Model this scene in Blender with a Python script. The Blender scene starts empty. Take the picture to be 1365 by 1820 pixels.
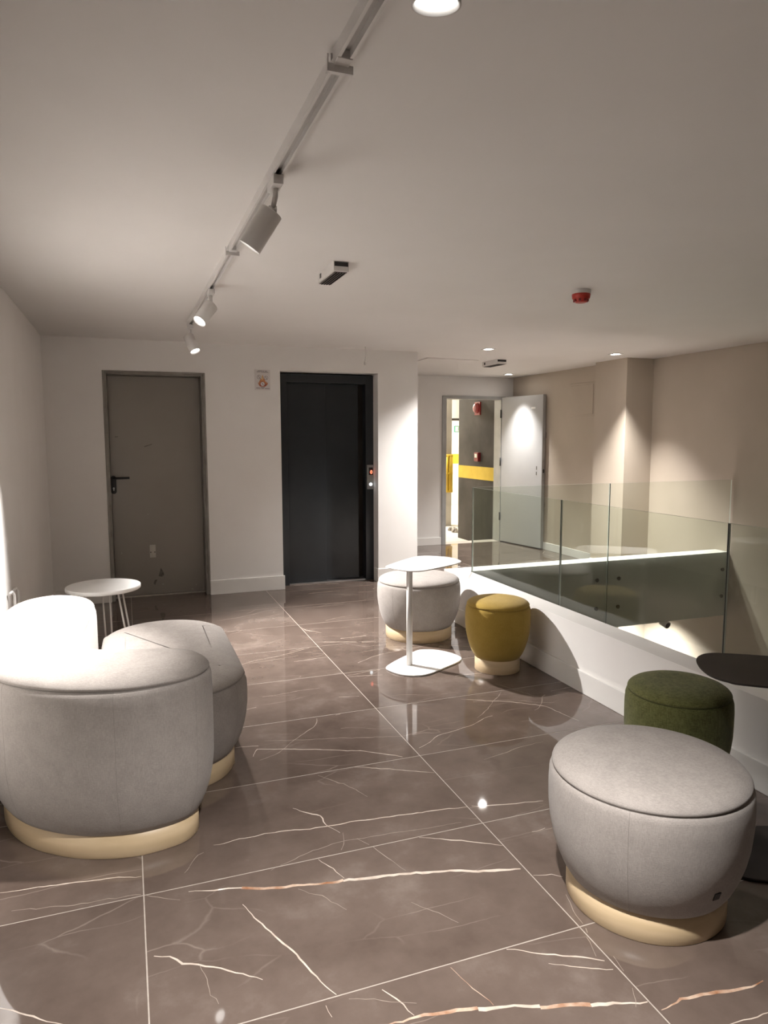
import bpy, bmesh, math, random
from mathutils import Vector, Matrix
random.seed(7)
S = bpy.context.scene
COL = S.collection
V = Vector

# ------------------------------------------------------------------ camera
FPX, PITCH, YAW, ROLL = 1247.83, 0.104960, 0.352072, -0.0023195
CX, CY, CAM = 682.5, 910.0, V((0, 0, 1.432))
_f = V((math.sin(YAW)*math.cos(PITCH), math.cos(YAW)*math.cos(PITCH), -math.sin(PITCH)))
_r0 = V((math.cos(YAW), -math.sin(YAW), 0)); _u0 = _r0.cross(_f)
_r = _r0*math.cos(ROLL) + _u0*math.sin(ROLL); _u = _u0*math.cos(ROLL) - _r0*math.sin(ROLL)
cam = bpy.data.cameras.new('camera'); cam.sensor_fit = 'HORIZONTAL'; cam.sensor_width = 36
cam.lens = 36*FPX/1365; cam.clip_start = 0.05; cam.clip_end = 100
camo = bpy.data.objects.new('camera', cam); COL.objects.link(camo)
m = Matrix((_r, _u, -_f)).transposed().to_4x4(); m.translation = CAM
camo.matrix_world = m; S.camera = camo

# ------------------------------------------------------------------ world, exposure
w = bpy.data.worlds.new('world'); S.world = w; w.use_nodes = True
w.node_tree.nodes['Background'].inputs[0].default_value = (1, .95, .9, 1)
w.node_tree.nodes['Background'].inputs[1].default_value = 0.0
S.view_settings.view_transform = 'Standard'; S.view_settings.look = 'None'
S.view_settings.gamma = 1; S.view_settings.use_curve_mapping = False
S.view_settings.exposure = 1.38
WARM = (1.0, .965, .935)
P_TRACK = 420     # watts of a track spotlight
P_DOWN = 160      # watts of a recessed downlight

# ------------------------------------------------------------------ pixel -> place
def ray(x, y): return _f*FPX + _r*(x-CX) - _u*(y-CY)
def onz(x, y, z=0.0):
    d = ray(x, y); return CAM + d*((z-CAM.z)/d.z)
def ony(x, y, Y):
    d = ray(x, y); return CAM + d*(Y/d.y)
def onx(x, y, X):
    d = ray(x, y); return CAM + d*(X/d.x)
def zc(x, y):      # ceiling height: the slab sags a little towards the hallway
    a = max((x-2.4)/2.2, (y-6.2)/2.0, 0.0); a = min(a, 1.0)
    return 2.285 - 0.042*a
def onceil(x, y, drop=0.0):
    z = 2.26
    for _ in range(8):
        p = onz(x, y, z); z = zc(p.x, p.y) - drop
    return onz(x, y, z)

# ------------------------------------------------------------------ materials
MATS = {}
def mat(name, col, rough=.6, metal=0., spec=.5, emit=None, es=1., coat=0.):
    mt = bpy.data.materials.new(name); mt.use_nodes = True
    b = mt.node_tree.nodes['Principled BSDF']
    b.inputs['Base Color'].default_value = (*col, 1); b.inputs['Roughness'].default_value = rough
    b.inputs['Metallic'].default_value = metal; b.inputs['Specular IOR Level'].default_value = spec
    b.inputs['Coat Weight'].default_value = coat
    if emit:
        b.inputs['Emission Color'].default_value = (*emit, 1); b.inputs['Emission Strength'].default_value = es
    MATS[name] = mt; return mt
class NT:
    def __init__(s, mt): s.t = mt.node_tree; s.n = s.t.nodes; s.l = s.t.links; s.b = s.n['Principled BSDF']
    def node(s, typ, **kw):
        n = s.n.new(typ)
        for k, v in kw.items():
            if k.startswith('i_'): n.inputs[k[2:].replace('_', ' ')].default_value = v
            else: setattr(n, k, v)
        return n
    def link(s, a, b): s.l.new(a, b)
def ramp(nt, fac, stops):
    r = nt.node('ShaderNodeValToRGB'); el = r.color_ramp.elements
    while len(el) < len(stops): el.new(.5)
    for e, (p, c) in zip(el, stops): e.position = p; e.color = (*c, 1)
    nt.link(fac, r.inputs[0]); return r
def noisy(name, c1, c2, scale, rough=.7, bump=0., detail=4., stretch=(1, 1, 1), coord='Object', spec=.5, bscale=None, lo=.35, hi=.65):
    mt = mat(name, c1, rough, spec=spec); nt = NT(mt)
    tc = nt.node('ShaderNodeTexCoord'); mp = nt.node('ShaderNodeMapping'); mp.inputs['Scale'].default_value = stretch
    nt.link(tc.outputs[coord], mp.inputs[0])
    no = nt.node('ShaderNodeTexNoise'); no.inputs['Scale'].default_value = scale; no.inputs['Detail'].default_value = detail
    nt.link(mp.outputs[0], no.inputs['Vector'])
    r = ramp(nt, no.outputs[0], [(lo, c1), (hi, c2)]); nt.link(r.outputs[0], nt.b.inputs['Base Color'])
    if bump:
        bp = nt.node('ShaderNodeBump'); bp.inputs['Strength'].default_value = bump; bp.inputs['Distance'].default_value = .002
        n2 = no
        if bscale:
            n2 = nt.node('ShaderNodeTexNoise'); n2.inputs['Scale'].default_value = bscale; nt.link(mp.outputs[0], n2.inputs['Vector'])
        nt.link(n2.outputs[0], bp.inputs['Height']); nt.link(bp.outputs[0], nt.b.inputs['Normal'])
    return mt

noisy('wall_paint', (.78, .755, .73), (.80, .78, .755), 3, .75, .06, bscale=60)
noisy('ceiling_paint', (.81, .785, .76), (.83, .805, .78), 2, .8, .05, bscale=50)
noisy('beige_paint', (.47, .405, .33), (.50, .43, .355), 2.5, .65, .08, bscale=80)
noisy('baseboard_paint', (.76, .74, .71), (.79, .77, .74), 3, .5)
noisy('white_paint', (.86, .85, .83), (.88, .87, .85), 5, .45)
noisy('white_metal', (.72, .70, .675), (.74, .72, .695), 8, .45)
noisy('track_white', (.72, .70, .68), (.75, .73, .71), 8, .45)
noisy('track_slot', (.55, .53, .51), (.60, .58, .56), 20, .6)
noisy('black_plastic', (.006, .006, .006), (.01, .01, .01), 30, .45)
noisy('dark_metal', (.024, .018, .016), (.030, .023, .020), 12, .5, spec=.35)
noisy('lift_paint', (.019, .023, .027), (.023, .027, .031), 5, .3)
noisy('door_grey', (.275, .25, .22), (.295, .27, .238), 2.2, .3, .03, bscale=120)
noisy('door_frame_grey', (.23, .215, .19), (.30, .28, .25), 9, .5)
noisy('leaf_grey', (.46, .46, .46), (.49, .49, .49), 3, .38)
noisy('leaf_edge', (.34, .34, .33), (.40, .40, .39), 6, .4)
noisy('steel', (.42, .42, .42), (.50, .50, .50), 10, .3); MATS['steel'].node_tree.nodes['Principled BSDF'].inputs['Metallic'].default_value = .9
noisy('stud_metal', (.16, .15, .13), (.22, .20, .18), 20, .3); MATS['stud_metal'].node_tree.nodes['Principled BSDF'].inputs['Metallic'].default_value = .8
noisy('grout', (.36, .31, .27), (.43, .38, .33), 40, .7)
noisy('plinth_wood', (.55, .415, .25), (.62, .475, .30), 4, .4, stretch=(1, 1, 9), detail=5)
noisy('concrete', (.045, .038, .032), (.095, .084, .074), 1.8, .85, .2, bscale=25, detail=7)
noisy('garage_white', (.78, .75, .68), (.82, .79, .72), 2, .8)
noisy('garage_floor', (.50, .46, .40), (.58, .54, .47), 3, .7)
noisy('yellow_paint', (.72, .50, .025), (.80, .57, .04), 6, .6)
noisy('bumper_yellow', (.55, .34, .02), (.66, .43, .03), 9, .55)
noisy('red_plastic', (.45, .035, .022), (.52, .045, .03), 20, .4)
noisy('alarm_red', (.20, .014, .014), (.25, .02, .02), 20, .45)
noisy('rubble_grey', (.25, .22, .19), (.45, .41, .36), 30, .9, .4)
noisy('paper', (.66, .62, .60), (.69, .65, .63), 14, .5)
noisy('ink', (.10, .075, .075), (.13, .10, .10), 40, .7)
noisy('flame_orange', (.46, .17, .07), (.58, .25, .11), 30, .6)
noisy('flame_yellow', (.62, .42, .20), (.68, .48, .26), 30, .6)
noisy('flame_red', (.33, .08, .055), (.40, .11, .07), 30, .6)
noisy('sign_green', (.02, .22, .13), (.03, .26, .16), 20, .5)
noisy('sign_pale', (.70, .76, .70), (.74, .80, .74), 20, .5)
noisy('scuff_dark', (.10, .09, .08), (.16, .145, .13), 40, .7)
noisy('scuff_pale', (.40, .37, .33), (.48, .45, .40), 40, .6)
noisy('sticker_pale', (.48, .45, .41), (.53, .50, .46), 12, .55)
noisy('grille_dark', (.10, .085, .08), (.13, .11, .10), 30, .6)
noisy('lens_black', (.006, .005, .005), (.01, .008, .008), 30, .15)
mat('lamp_glow', (1, 1, 1), .5, emit=(1, .97, .93), es=2.8)
mat('down_glow', (1, 1, 1), .5, emit=(1, .96, .9), es=22)
mat('led_red', (.3, .02, .01), .4, emit=(1, .12, .06), es=2.5)
mat('led_white', (.9, .9, .9), .4, emit=(.85, .95, 1), es=1.6)
mat('tube_glow', (1, 1, 1), .5, emit=(1, .97, .9), es=8)

def fabric(name, c1, c2, sc=900, mot=18, thread=None):
    mt = mat(name, c1, .95, spec=.15); nt = NT(mt)
    nt.b.inputs['Sheen Weight'].default_value = .15; nt.b.inputs['Sheen Roughness'].default_value = .6
    tc = nt.node('ShaderNodeTexCoord')
    def ns(scale, stretch, det=2.):
        mp = nt.node('ShaderNodeMapping'); mp.inputs['Scale'].default_value = stretch; nt.link(tc.outputs['Object'], mp.inputs[0])
        n = nt.node('ShaderNodeTexNoise'); n.inputs['Scale'].default_value = scale; n.inputs['Detail'].default_value = det
        nt.link(mp.outputs[0], n.inputs['Vector']); return n
    a = ns(sc, (.25, .25, 1.6)); b = ns(sc*.8, (1.6, 1.6, .2)); c = ns(mot, (1, 1, 1), 4)
    ad = nt.node('ShaderNodeMath', operation='ADD'); nt.link(a.outputs[0], ad.inputs[0]); nt.link(b.outputs[0], ad.inputs[1])
    a2 = nt.node('ShaderNodeMath', operation='MULTIPLY_ADD'); nt.link(ad.outputs[0], a2.inputs[0]); a2.inputs[1].default_value = .38
    mu = nt.node('ShaderNodeMath', operation='MULTIPLY'); nt.link(c.outputs[0], mu.inputs[0]); mu.inputs[1].default_value = .25
    nt.link(mu.outputs[0], a2.inputs[2])
    r = ramp(nt, a2.outputs[0], [(.38, c1), (.62, c2)]); nt.link(r.outputs[0], nt.b.inputs['Base Color'])
    bp = nt.node('ShaderNodeBump'); bp.inputs['Strength'].default_value = .25; bp.inputs['Distance'].default_value = .0015
    nt.link(ad.outputs[0], bp.inputs['Height']); nt.link(bp.outputs[0], nt.b.inputs['Normal'])
    return mt
fabric('fabric_grey', (.275, .247, .226), (.37, .335, .308), 420)
fabric('fabric_mustard', (.33, .215, .035), (.42, .285, .06), 500)
fabric('fabric_green', (.085, .092, .026), (.20, .205, .075), 300, 26)
mat('seam_grey', (.26, .235, .215), .9); mat('seam_mustard', (.30, .20, .033), .9); mat('seam_green', (.085, .09, .027), .9)

def marble():
    mt = mat('marble', (.1, .08, .07), .035, spec=.55); nt = NT(mt)
    g = nt.node('ShaderNodeNewGeometry'); oi = nt.node('ShaderNodeObjectInfo')
    of = nt.node('ShaderNodeVectorMath', operation='SCALE'); cb = nt.node('ShaderNodeCombineXYZ')
    nt.link(oi.outputs['Random'], cb.inputs[0]); nt.link(oi.outputs['Random'], cb.inputs[2])
    nt.link(cb.outputs[0], of.inputs[0]); of.inputs['Scale'].default_value = 37.
    ad = nt.node('ShaderNodeVectorMath', operation='ADD'); nt.link(g.outputs['Position'], ad.inputs[0]); nt.link(of.outputs[0], ad.inputs[1])
    n1 = nt.node('ShaderNodeTexNoise'); n1.inputs['Scale'].default_value = 3.2; n1.inputs['Detail'].default_value = 8; n1.inputs['Roughness'].default_value = .62
    nt.link(ad.outputs[0], n1.inputs['Vector'])
    base = ramp(nt, n1.outputs[0], [(.3, (.094, .068, .055)), (.55, (.132, .099, .082)), (.75, (.20, .16, .137))])
    # hair-thin pale veins, broken at every tile
    warp = nt.node('ShaderNodeTexNoise'); warp.inputs['Scale'].default_value = 2.2; warp.inputs['Detail'].default_value = 5
    nt.link(ad.outputs[0], warp.inputs['Vector'])
    mixv = nt.node('ShaderNodeMixRGB'); mixv.inputs[0].default_value = .16
    st = nt.node('ShaderNodeMapping'); st.inputs['Scale'].default_value = (.5, 2.3, 1); st.inputs['Rotation'].default_value = (0, 0, .25)
    nt.link(ad.outputs[0], st.inputs[0]); nt.link(st.outputs[0], mixv.inputs[1]); nt.link(warp.outputs['Color'], mixv.inputs[2])
    vo = nt.node('ShaderNodeTexVoronoi', feature='DISTANCE_TO_EDGE'); vo.inputs['Scale'].default_value = 2.6
    nt.link(mixv.outputs[0], vo.inputs['Vector'])
    vr = ramp(nt, vo.outputs['Distance'], [(0, (1, 1, 1)), (.010, (0, 0, 0))])
    ms = nt.node('ShaderNodeTexNoise'); ms.inputs['Scale'].default_value = 2.9; nt.link(ad.outputs[0], ms.inputs['Vector'])
    mr = ramp(nt, ms.outputs[0], [(.50, (0, 0, 0)), (.72, (.36, .36, .36))])
    mm = nt.node('ShaderNodeMath', operation='MULTIPLY'); nt.link(vr.outputs[0], mm.inputs[0]); nt.link(mr.outputs[0], mm.inputs[1])
    mx = nt.node('ShaderNodeMixRGB'); nt.link(mm.outputs[0], mx.inputs[0]); nt.link(base.outputs[0], mx.inputs[1])
    mx.inputs[2].default_value = (.48, .40, .34, 1); nt.link(mx.outputs[0], nt.b.inputs['Base Color'])
marble()
noisy('vein_white', (.50, .41, .34), (.66, .58, .50), 25, .08, coord='Object')
noisy('vein_rust', (.30, .135, .065), (.58, .45, .35), 17, .1, coord='Object')
noisy('vein_dim', (.26, .21, .175), (.36, .30, .25), 25, .08, coord='Object')

def glass():
    mt = bpy.data.materials.new('glass_green'); mt.use_nodes = True; t = mt.node_tree; t.nodes.clear()
    o = t.nodes.new('ShaderNodeOutputMaterial'); tr = t.nodes.new('ShaderNodeBsdfTransparent'); gl = t.nodes.new('ShaderNodeBsdfGlossy')
    lw_ = t.nodes.new('ShaderNodeLayerWeight'); lw_.inputs[0].default_value = .5; mx = t.nodes.new('ShaderNodeMixShader')
    pw = t.nodes.new('ShaderNodeMath'); pw.operation = 'POWER'; pw.inputs[1].default_value = 5; t.links.new(lw_.outputs['Facing'], pw.inputs[0])
    fr = t.nodes.new('ShaderNodeMath'); fr.operation = 'MULTIPLY_ADD'; fr.inputs[1].default_value = .96; fr.inputs[2].default_value = .04; t.links.new(pw.outputs[0], fr.inputs[0])
    tr.inputs[0].default_value = (.95, .973, .95, 1); gl.inputs['Roughness'].default_value = 0
    t.links.new(fr.outputs[0], mx.inputs[0]); t.links.new(tr.outputs[0], mx.inputs[1]); t.links.new(gl.outputs[0], mx.inputs[2])
    t.links.new(mx.outputs[0], o.inputs[0]); MATS['glass_green'] = mt
glass()
noisy('glass_edge', (.62, .68, .62), (.75, .80, .75), 4, .2)
noisy('added_dark_strip', (.012, .014, .012), (.02, .022, .02), 20, .5)  # black colour standing in for the dark look of the glass edges

# ------------------------------------------------------------------ helpers
def tag(o, label=None, cat=None, group=None, kind=None):
    if label: o['label'] = label
    if cat: o['category'] = cat
    if group: o['group'] = group
    if kind: o['kind'] = kind
    return o
def empty(name, loc=(0, 0, 0)):
    o = bpy.data.objects.new(name, None); COL.objects.link(o); o.location = loc; o.empty_display_size = .05; return o
class MB:
    def __init__(s): s.v = []; s.f = []; s.mi = []; s.sm = []
    def add(s, vs, fs, mi=0, smooth=False):
        k = len(s.v); s.v += [tuple(v) for v in vs]
        for f in fs: s.f.append(tuple(k+i for i in f)); s.mi.append(mi); s.sm.append(smooth)
        return s
    def box(s, x0, x1, y0, y1, z0, z1, mi=0, M=None):
        vs = [V((x, y, z)) for z in (z0, z1) for y in (y0, y1) for x in (x0, x1)]
        if M: vs = [M @ v for v in vs]
        return s.add(vs, [(0, 2, 3, 1), (4, 5, 7, 6), (0, 1, 5, 4), (2, 6, 7, 3), (0, 4, 6, 2), (1, 3, 7, 5)], mi)
    def rings(s, rs, cap0=True, cap1=True, mi=0, smooth=True):
        n = len(rs[0]); k = len(s.v)
        for r in rs: s.v += [tuple(p) for p in r]
        for a in range(len(rs)-1):
            for i in range(n):
                j = (i+1) % n
                s.f.append((k+a*n+i, k+a*n+j, k+(a+1)*n+j, k+(a+1)*n+i)); s.mi.append(mi); s.sm.append(smooth)
        if cap0: s.f.append(tuple(k+i for i in reversed(range(n)))); s.mi.append(mi); s.sm.append(False)
        if cap1: s.f.append(tuple(k+(len(rs)-1)*n+i for i in range(n))); s.mi.append(mi); s.sm.append(False)
        return s
    def cyl(s, p, d, prof, n=24, cap0=True, cap1=True, mi=0, smooth=True):
        """revolve prof [(dist along d, radius)] about the axis d from p"""
        p = V(p); d = V(d).normalized(); a = d.orthogonal().normalized(); b = d.cross(a)
        rs = [[p + d*t + (a*math.cos(2*math.pi*i/n) + b*math.sin(2*math.pi*i/n))*r for i in range(n)] for t, r in prof]
        return s.rings(rs, cap0, cap1, mi, smooth)
    def tube(s, pts, r, n=8, mi=0):
        pts = [V(p) for p in pts]; rs = []; a = None
        for i, p in enumerate(pts):
            d = (pts[min(i+1, len(pts)-1)] - pts[max(i-1, 0)]).normalized()
            a = d.orthogonal().normalized() if a is None else (a - d*a.dot(d)).normalized()
            b = d.cross(a)
            rs.append([p + (a*math.cos(2*math.pi*k/n) + b*math.sin(2*math.pi*k/n))*r for k in range(n)])
        return s.rings(rs, True, True, mi, True)
    def build(s, name, mats, parent=None, bevel=0., kind=None):
        if isinstance(mats, str): mats = [mats]
        me = bpy.data.meshes.new(name); me.from_pydata(s.v, [], s.f)
        for q in mats: me.materials.append(MATS[q])
        me.polygons.foreach_set('material_index', s.mi); me.polygons.foreach_set('use_smooth', s.sm)
        bm = bmesh.new(); bm.from_mesh(me); bmesh.ops.recalc_face_normals(bm, faces=bm.faces); bm.to_mesh(me); bm.free()
        me.update()
        o = bpy.data.objects.new(name, me); COL.objects.link(o)
        if parent is not None:
            o.parent = parent
            o.matrix_parent_inverse = Matrix.Translation(-V(parent.location))
        if bevel:
            b = o.modifiers.new('bevel', 'BEVEL'); b.width = bevel; b.segments = 2; b.limit_method = 'ANGLE'; b.angle_limit = .7
        if kind: o['kind'] = kind
        return o
def boxo(name, mt, x0, x1, y0, y1, z0, z1, parent=None, bevel=0., kind=None):
    return MB().box(x0, x1, y0, y1, z0, z1).build(name, mt, parent, bevel, kind)
def spline(pts, n=96):
    """closed Catmull-Rom through pts, resampled evenly"""
    pts = [V((p[0], p[1])) for p in pts]; m = len(pts); out = []
    for i in range(m):
        p0, p1, p2, p3 = pts[i-1], pts[i], pts[(i+1) % m], pts[(i+2) % m]
        for k in range(16):
            t = k/16
            out.append(.5*((2*p1) + (p2-p0)*t + (2*p0-5*p1+4*p2-p3)*t*t + (3*p1-p0-3*p2+p3)*t**3))
    L = [0]
    for i in range(len(out)): L.append(L[-1] + (out[(i+1) % len(out)]-out[i]).length)
    res = []; j = 0
    for k in range(n):
        t = L[-1]*k/n
        while L[j+1] < t: j += 1
        f = (t-L[j])/max(L[j+1]-L[j], 1e-9); res.append(out[j].lerp(out[(j+1) % len(out)], f))
    a = sum(res[i-1].x*res[i].y - res[i].x*res[i-1].y for i in range(n))
    return res if a > 0 else res[::-1]
def inset(o, d):
    n = len(o); r = []
    for i in range(n):
        t = (o[(i+1) % n] - o[i-1]).normalized(); r.append(o[i] + V((-t.y, t.x))*d)
    return r
def circle(cx, cy, r, n=72): return [V((cx+r*math.cos(2*math.pi*i/n), cy+r*math.sin(2*math.pi*i/n))) for i in range(n)]
def loft(outline, prof, cap0=True, cap1=True):
    return MB().rings([[(p.x, p.y, z) for p in inset(outline, d)] for d, z in prof], cap0, cap1)
def text_mesh(txt, size, name, mt, M, parent, depth=.001):
    c = bpy.data.curves.new(name, 'FONT'); c.body = txt; c.size = size; c.align_x = 'CENTER'; c.align_y = 'CENTER'; c.extrude = depth
    t = bpy.data.objects.new(name+'_src', c); COL.objects.link(t)
    dg = bpy.context.evaluated_depsgraph_get(); me = bpy.data.meshes.new_from_object(t.evaluated_get(dg))
    bpy.data.objects.remove(t); bpy.data.curves.remove(c)
    me.transform(M); me.materials.clear(); me.materials.append(MATS[mt])
    o = bpy.data.objects.new(name, me); COL.objects.link(o); o.parent = parent; o.matrix_parent_inverse = Matrix.Translation(-V(parent.location)); return o

# ------------------------------------------------------------------ setting: slab, tiles, walls
XL, YB, YR, XP, XW, XF = -.62, 6.515, 8.54, 2.377, 5.19, 5.03
YK = -2.6                       # wall behind the photographer
fl = MB(); T0 = -.0007
fl.box(XL-.1, XP, YK-.1, YB+.6, -.21, T0); fl.box(XP, 5.3, 5.07, YR+.2, -.21, T0); fl.box(2.0, XP, YB+.6, YR+.2, -.21, T0)
floor = fl.build('floor', 'grout'); tag(floor, kind='structure')

# veins drawn from the photograph, as points on the floor: (pixel polyline, width in pixels, kind)
VEINS = [
 ([(335,1585),(380,1583),(430,1577)], 3.5, 0), ([(430,1577),(470,1579),(520,1573),(560,1572),(610,1564)], 6, 1), ([(610,1564),(650,1560),(690,1557),(770,1550),(840,1549),(935,1545)], 6.5, 0),
 ([(432,1607),(470,1640),(490,1663),(520,1690),(545,1720),(570,1745),(598,1768)], 4.5, 0), ([(572,1778),(590,1808)], 3, 0),
 ([(262,1696),(300,1702),(325,1712),(380,1717),(420,1728),(467,1741)], 3.5, 0),
 ([(690,1822),(740,1808),(800,1801),(850,1794)], 6, 1), ([(850,1794),(900,1790),(960,1790)], 8, 0), ([(960,1790),(1000,1788),(1050,1786)], 8, 1), ([(1050,1786),(1090,1782),(1150,1779)], 7, 0),
 ([(668,1750),(690,1768),(715,1787),(735,1806)], 4.5, 0), ([(800,1720),(830,1748),(860,1775),(875,1788)], 2.5, 1),
 ([(885,1686),(930,1687),(1000,1698),(1087,1709)], 3.5, 0), ([(975,1713),(1040,1721),(1103,1726)], 2.2, 0),
 ([(1175,1795),(1210,1776),(1260,1765),(1310,1758),(1355,1742)], 5.5, 1),
 ([(380,1503),(470,1482),(560,1471),(700,1450),(830,1434)], 2.6, 0), ([(830,1434),(900,1428),(965,1423)], 2.4, 0),
 ([(520,1437),(570,1450),(580,1465),(605,1480)], 2.8, 0), ([(567,1527),(590,1545),(610,1562)], 3, 0),
 ([(0,1587),(100,1573),(200,1560),(252,1556)], 3, 0), ([(450,1345),(458,1332),(560,1332),(640,1334),(730,1347)], 2, 0), ([(470,1318),(600,1312),(720,1309)], 1.5, 2),
 ([(630,1364),(700,1368),(772,1373)], 2, 0), ([(745,1489),(830,1494),(893,1503)], 2.4, 0), ([(0,1790),(60,1806),(110,1822)], 3.2, 0),
 ([(1280,1822),(1330,1806),(1365,1797)], 3.2, 0), ([(945,1478),(970,1473)], 3, 0), ([(635,1490),(670,1510),(720,1548)], 2, 2),
 ([(730,1605),(780,1622),(815,1640)], 2, 2), ([(530,1580),(580,1598),(615,1618)], 2.2, 2), ([(948,1556),(980,1553),(1000,1556)], 2.5, 0),
 ([(820,1243),(900,1247),(970,1255),(1030,1281)], 1.8, 0), ([(560,1141),(675,1141)], 1.6, 0), ([(536,1115),(544,1120),(559,1122),(571,1125)], 2.2, 0),
 ([(522,1176),(553,1172),(580,1168)], 1.5, 0), ([(619,1203),(680,1199)], 1.4, 0), ([(565,1378),(610,1393),(655,1415)], 1.8, 2), ([(860,1350),(920,1330),(965,1318)], 1.5, 2),
 ([(320,1600),(240,1590),(120,1610),(20,1620)], 1.8, 2), ([(1005,1590),(1040,1650),(1060,1700)], 1.8, 2), ([(1090,1700),(1120,1745),(1130,1790)], 1.8, 2),
 ([(610,1480),(612,1500),(606,1517)], 1.8, 2), ([(355,1715),(370,1760),(388,1785)], 1.8, 2), ([(620,1776),(680,1779),(740,1786)], 1.8, 2),
 ([(340,1540),(352,1520),(362,1515)], 3.5, 2), ([(328,1552),(338,1541)], 4, 2), ([(820,1462),(700,1480),(590,1500),(480,1545)], 1.2, 2),
 ([(1140,1420),(1365,1480)], 1.5, 2), ([(440,1180),(490,1172),(530,1165)], 1.4, 2), ([(640,1160),(690,1150),(760,1146)], 1.4, 2), ([(880,1215),(960,1240),(1010,1232)], 1.4, 2)]
JOINED = {(430,1577), (610,1564), (850,1794), (960,1790), (1050,1786)}
def vein_strips():
    rnd = random.Random(3); out = []
    for pts, wd, kind in VEINS:
        P3 = [onz(*p) for p in pts]; dense = []
        for a, b in zip(P3, P3[1:]):
            k = max(2, int((b-a).length/.018))
            dense += [a.lerp(b, i/k) for i in range(k)]
        dense.append(P3[-1]); n = len(dense)
        nx = 0.; res = []; wv = 1.
        ends = (pts[0] in JOINED, pts[-1] in JOINED)
        for i, p in enumerate(dense):
            nx = .75*nx + rnd.gauss(0, .0022)
            wv = .6*wv + .4*(.45 + 1.0*rnd.random())
            t = (dense[min(i+1, n-1)] - dense[max(i-1, 0)]).normalized(); nr = V((-t.y, t.x, 0))
            px = (p-CAM).length/FPX
            e = min(1, (9 if ends[0] else .3+i/7), (9 if ends[1] else .3+(n-1-i)/7))
            hw = max(.0007, .5*wd*px*(1.05 if abs(t.x) > .6 else .8)*e*wv*.85)
            q = p + nr*nx
            res.append((q+nr*hw, q-nr*hw))
        out.append((kind, res))
    return out
STRIPS = vein_strips()
def make_tile(x0, x1, y0, y1):
    g = .0020; mb = MB(); a, b, c, d = x0+g, x1-g, y0+g, y1-g
    e = .0008
    mb.rings([[(a, c, -.0095), (b, c, -.0095), (b, d, -.0095), (a, d, -.0095)], [(a, c, -.0004), (b, c, -.0004), (b, d, -.0004), (a, d, -.0004)],
              [(a+e, c+e, 0), (b-e, c+e, 0), (b-e, d-e, 0), (a+e, d-e, 0)]], True, True, 0, False)
    for kind, st in STRIPS:
        for (l0, r0), (l1, r1) in zip(st, st[1:]):
            if all(a < q.x < b and c < q.y < d for q in (l0, r0, l1, r1)):
                z = .0003 + .00008*kind
                mb.add([(q.x, q.y, z) for q in (l0, r0, r1, l1)], [(0, 1, 2, 3)], 1+kind)
    if y0 > 2.6:                     # thin pale streaks, each stone its own
        rt_ = random.Random(int(x0*971+y0*577)); za = .0001
        for _ in range(rt_.randint(3, 6)):
            x, y = rt_.uniform(a, b), rt_.uniform(c, d); an = rt_.gauss(.12, .3)+(math.pi if rt_.random() < .5 else 0); hw = rt_.uniform(.0006, .0019)*(1+.12*y0)
            pr = None; kind = 1 if rt_.random() < .45 else 3; za += .00001
            for k in range(rt_.randint(8, 26)):
                an += rt_.gauss(0, .13); q_ = V((x, y, 0)); w_ = hw*rt_.uniform(.4, 1.2); nn = V((-math.sin(an), math.cos(an), 0))*w_
                if not (a+.004 < x < b-.004 and c+.004 < y < d-.004): break
                if pr: mb.add([(v_.x, v_.y, za) for v_ in (pr[0], pr[1], q_-nn, q_+nn)], [(0, 1, 2, 3)], kind)
                pr = (q_+nn, q_-nn); x += .028*math.cos(an); y += .028*math.sin(an)
    return mb.build('tile', ['marble', 'vein_white', 'vein_rust', 'vein_dim'], floor)
ys = [1.612 + .598*k for k in range(-2, 13)]
for i in range(len(ys)-1):
    y0, y1 = ys[i], min(ys[i+1], YR)
    if y0 >= YR-.02: break
    xs = [(XL, .002), (.002, 1.202)]
    if y1 <= 5.09: xs += [(1.202, XP)]
    elif y0 < 5.09: xs += [(1.202, XP)]
    else: xs += [(1.202, 2.402), (2.402, 3.602), (3.602, 4.802), (4.802, XW)]
    for a, b in xs:
        if y0 > 6.8 and b < 2.7: continue
        make_tile(a, b, y0, y1)
    if y0 < 5.09 < y1 : pass
# the hallway strip beside the parapet corner, cut from a row of tiles
k0 = [y for y in ys if y > 5.07][0]
for a, b in ((XP, 3.602), (3.602, 4.802), (4.802, XW)): make_tile(a, b, 5.07, k0)
# floor behind the photographer, same stone
MB().box(XL, XP, YK, ys[0], -.01, 0).build('floor_slab', 'marble', floor)

# ceiling: one gently bent sheet with thickness
cm = MB(); gx = [XL-.1, .5, 1.5, 2.4, 3.0, 3.6, 4.2, 4.6, 5.4]; gy = [YK-.1, 0, 2, 4, 5, 6.2, 6.8, 7.4, 8.0, 8.8]
nx_, ny_ = len(gx), len(gy); vs = [(x, y, zc(x, y)) for y in gy for x in gx]
cm.add(vs, [(j*nx_+i, j*nx_+i+1, (j+1)*nx_+i+1, (j+1)*nx_+i) for j in range(ny_-1) for i in range(nx_-1)], 0, True)
ceil = cm.build('ceiling', 'ceiling_paint', kind='structure')
sm = ceil.modifiers.new('slab', 'SOLIDIFY'); sm.thickness = .12; sm.offset = -1
for p in ceil.data.polygons:
    if p.normal.z > 0: p.flip()

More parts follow.
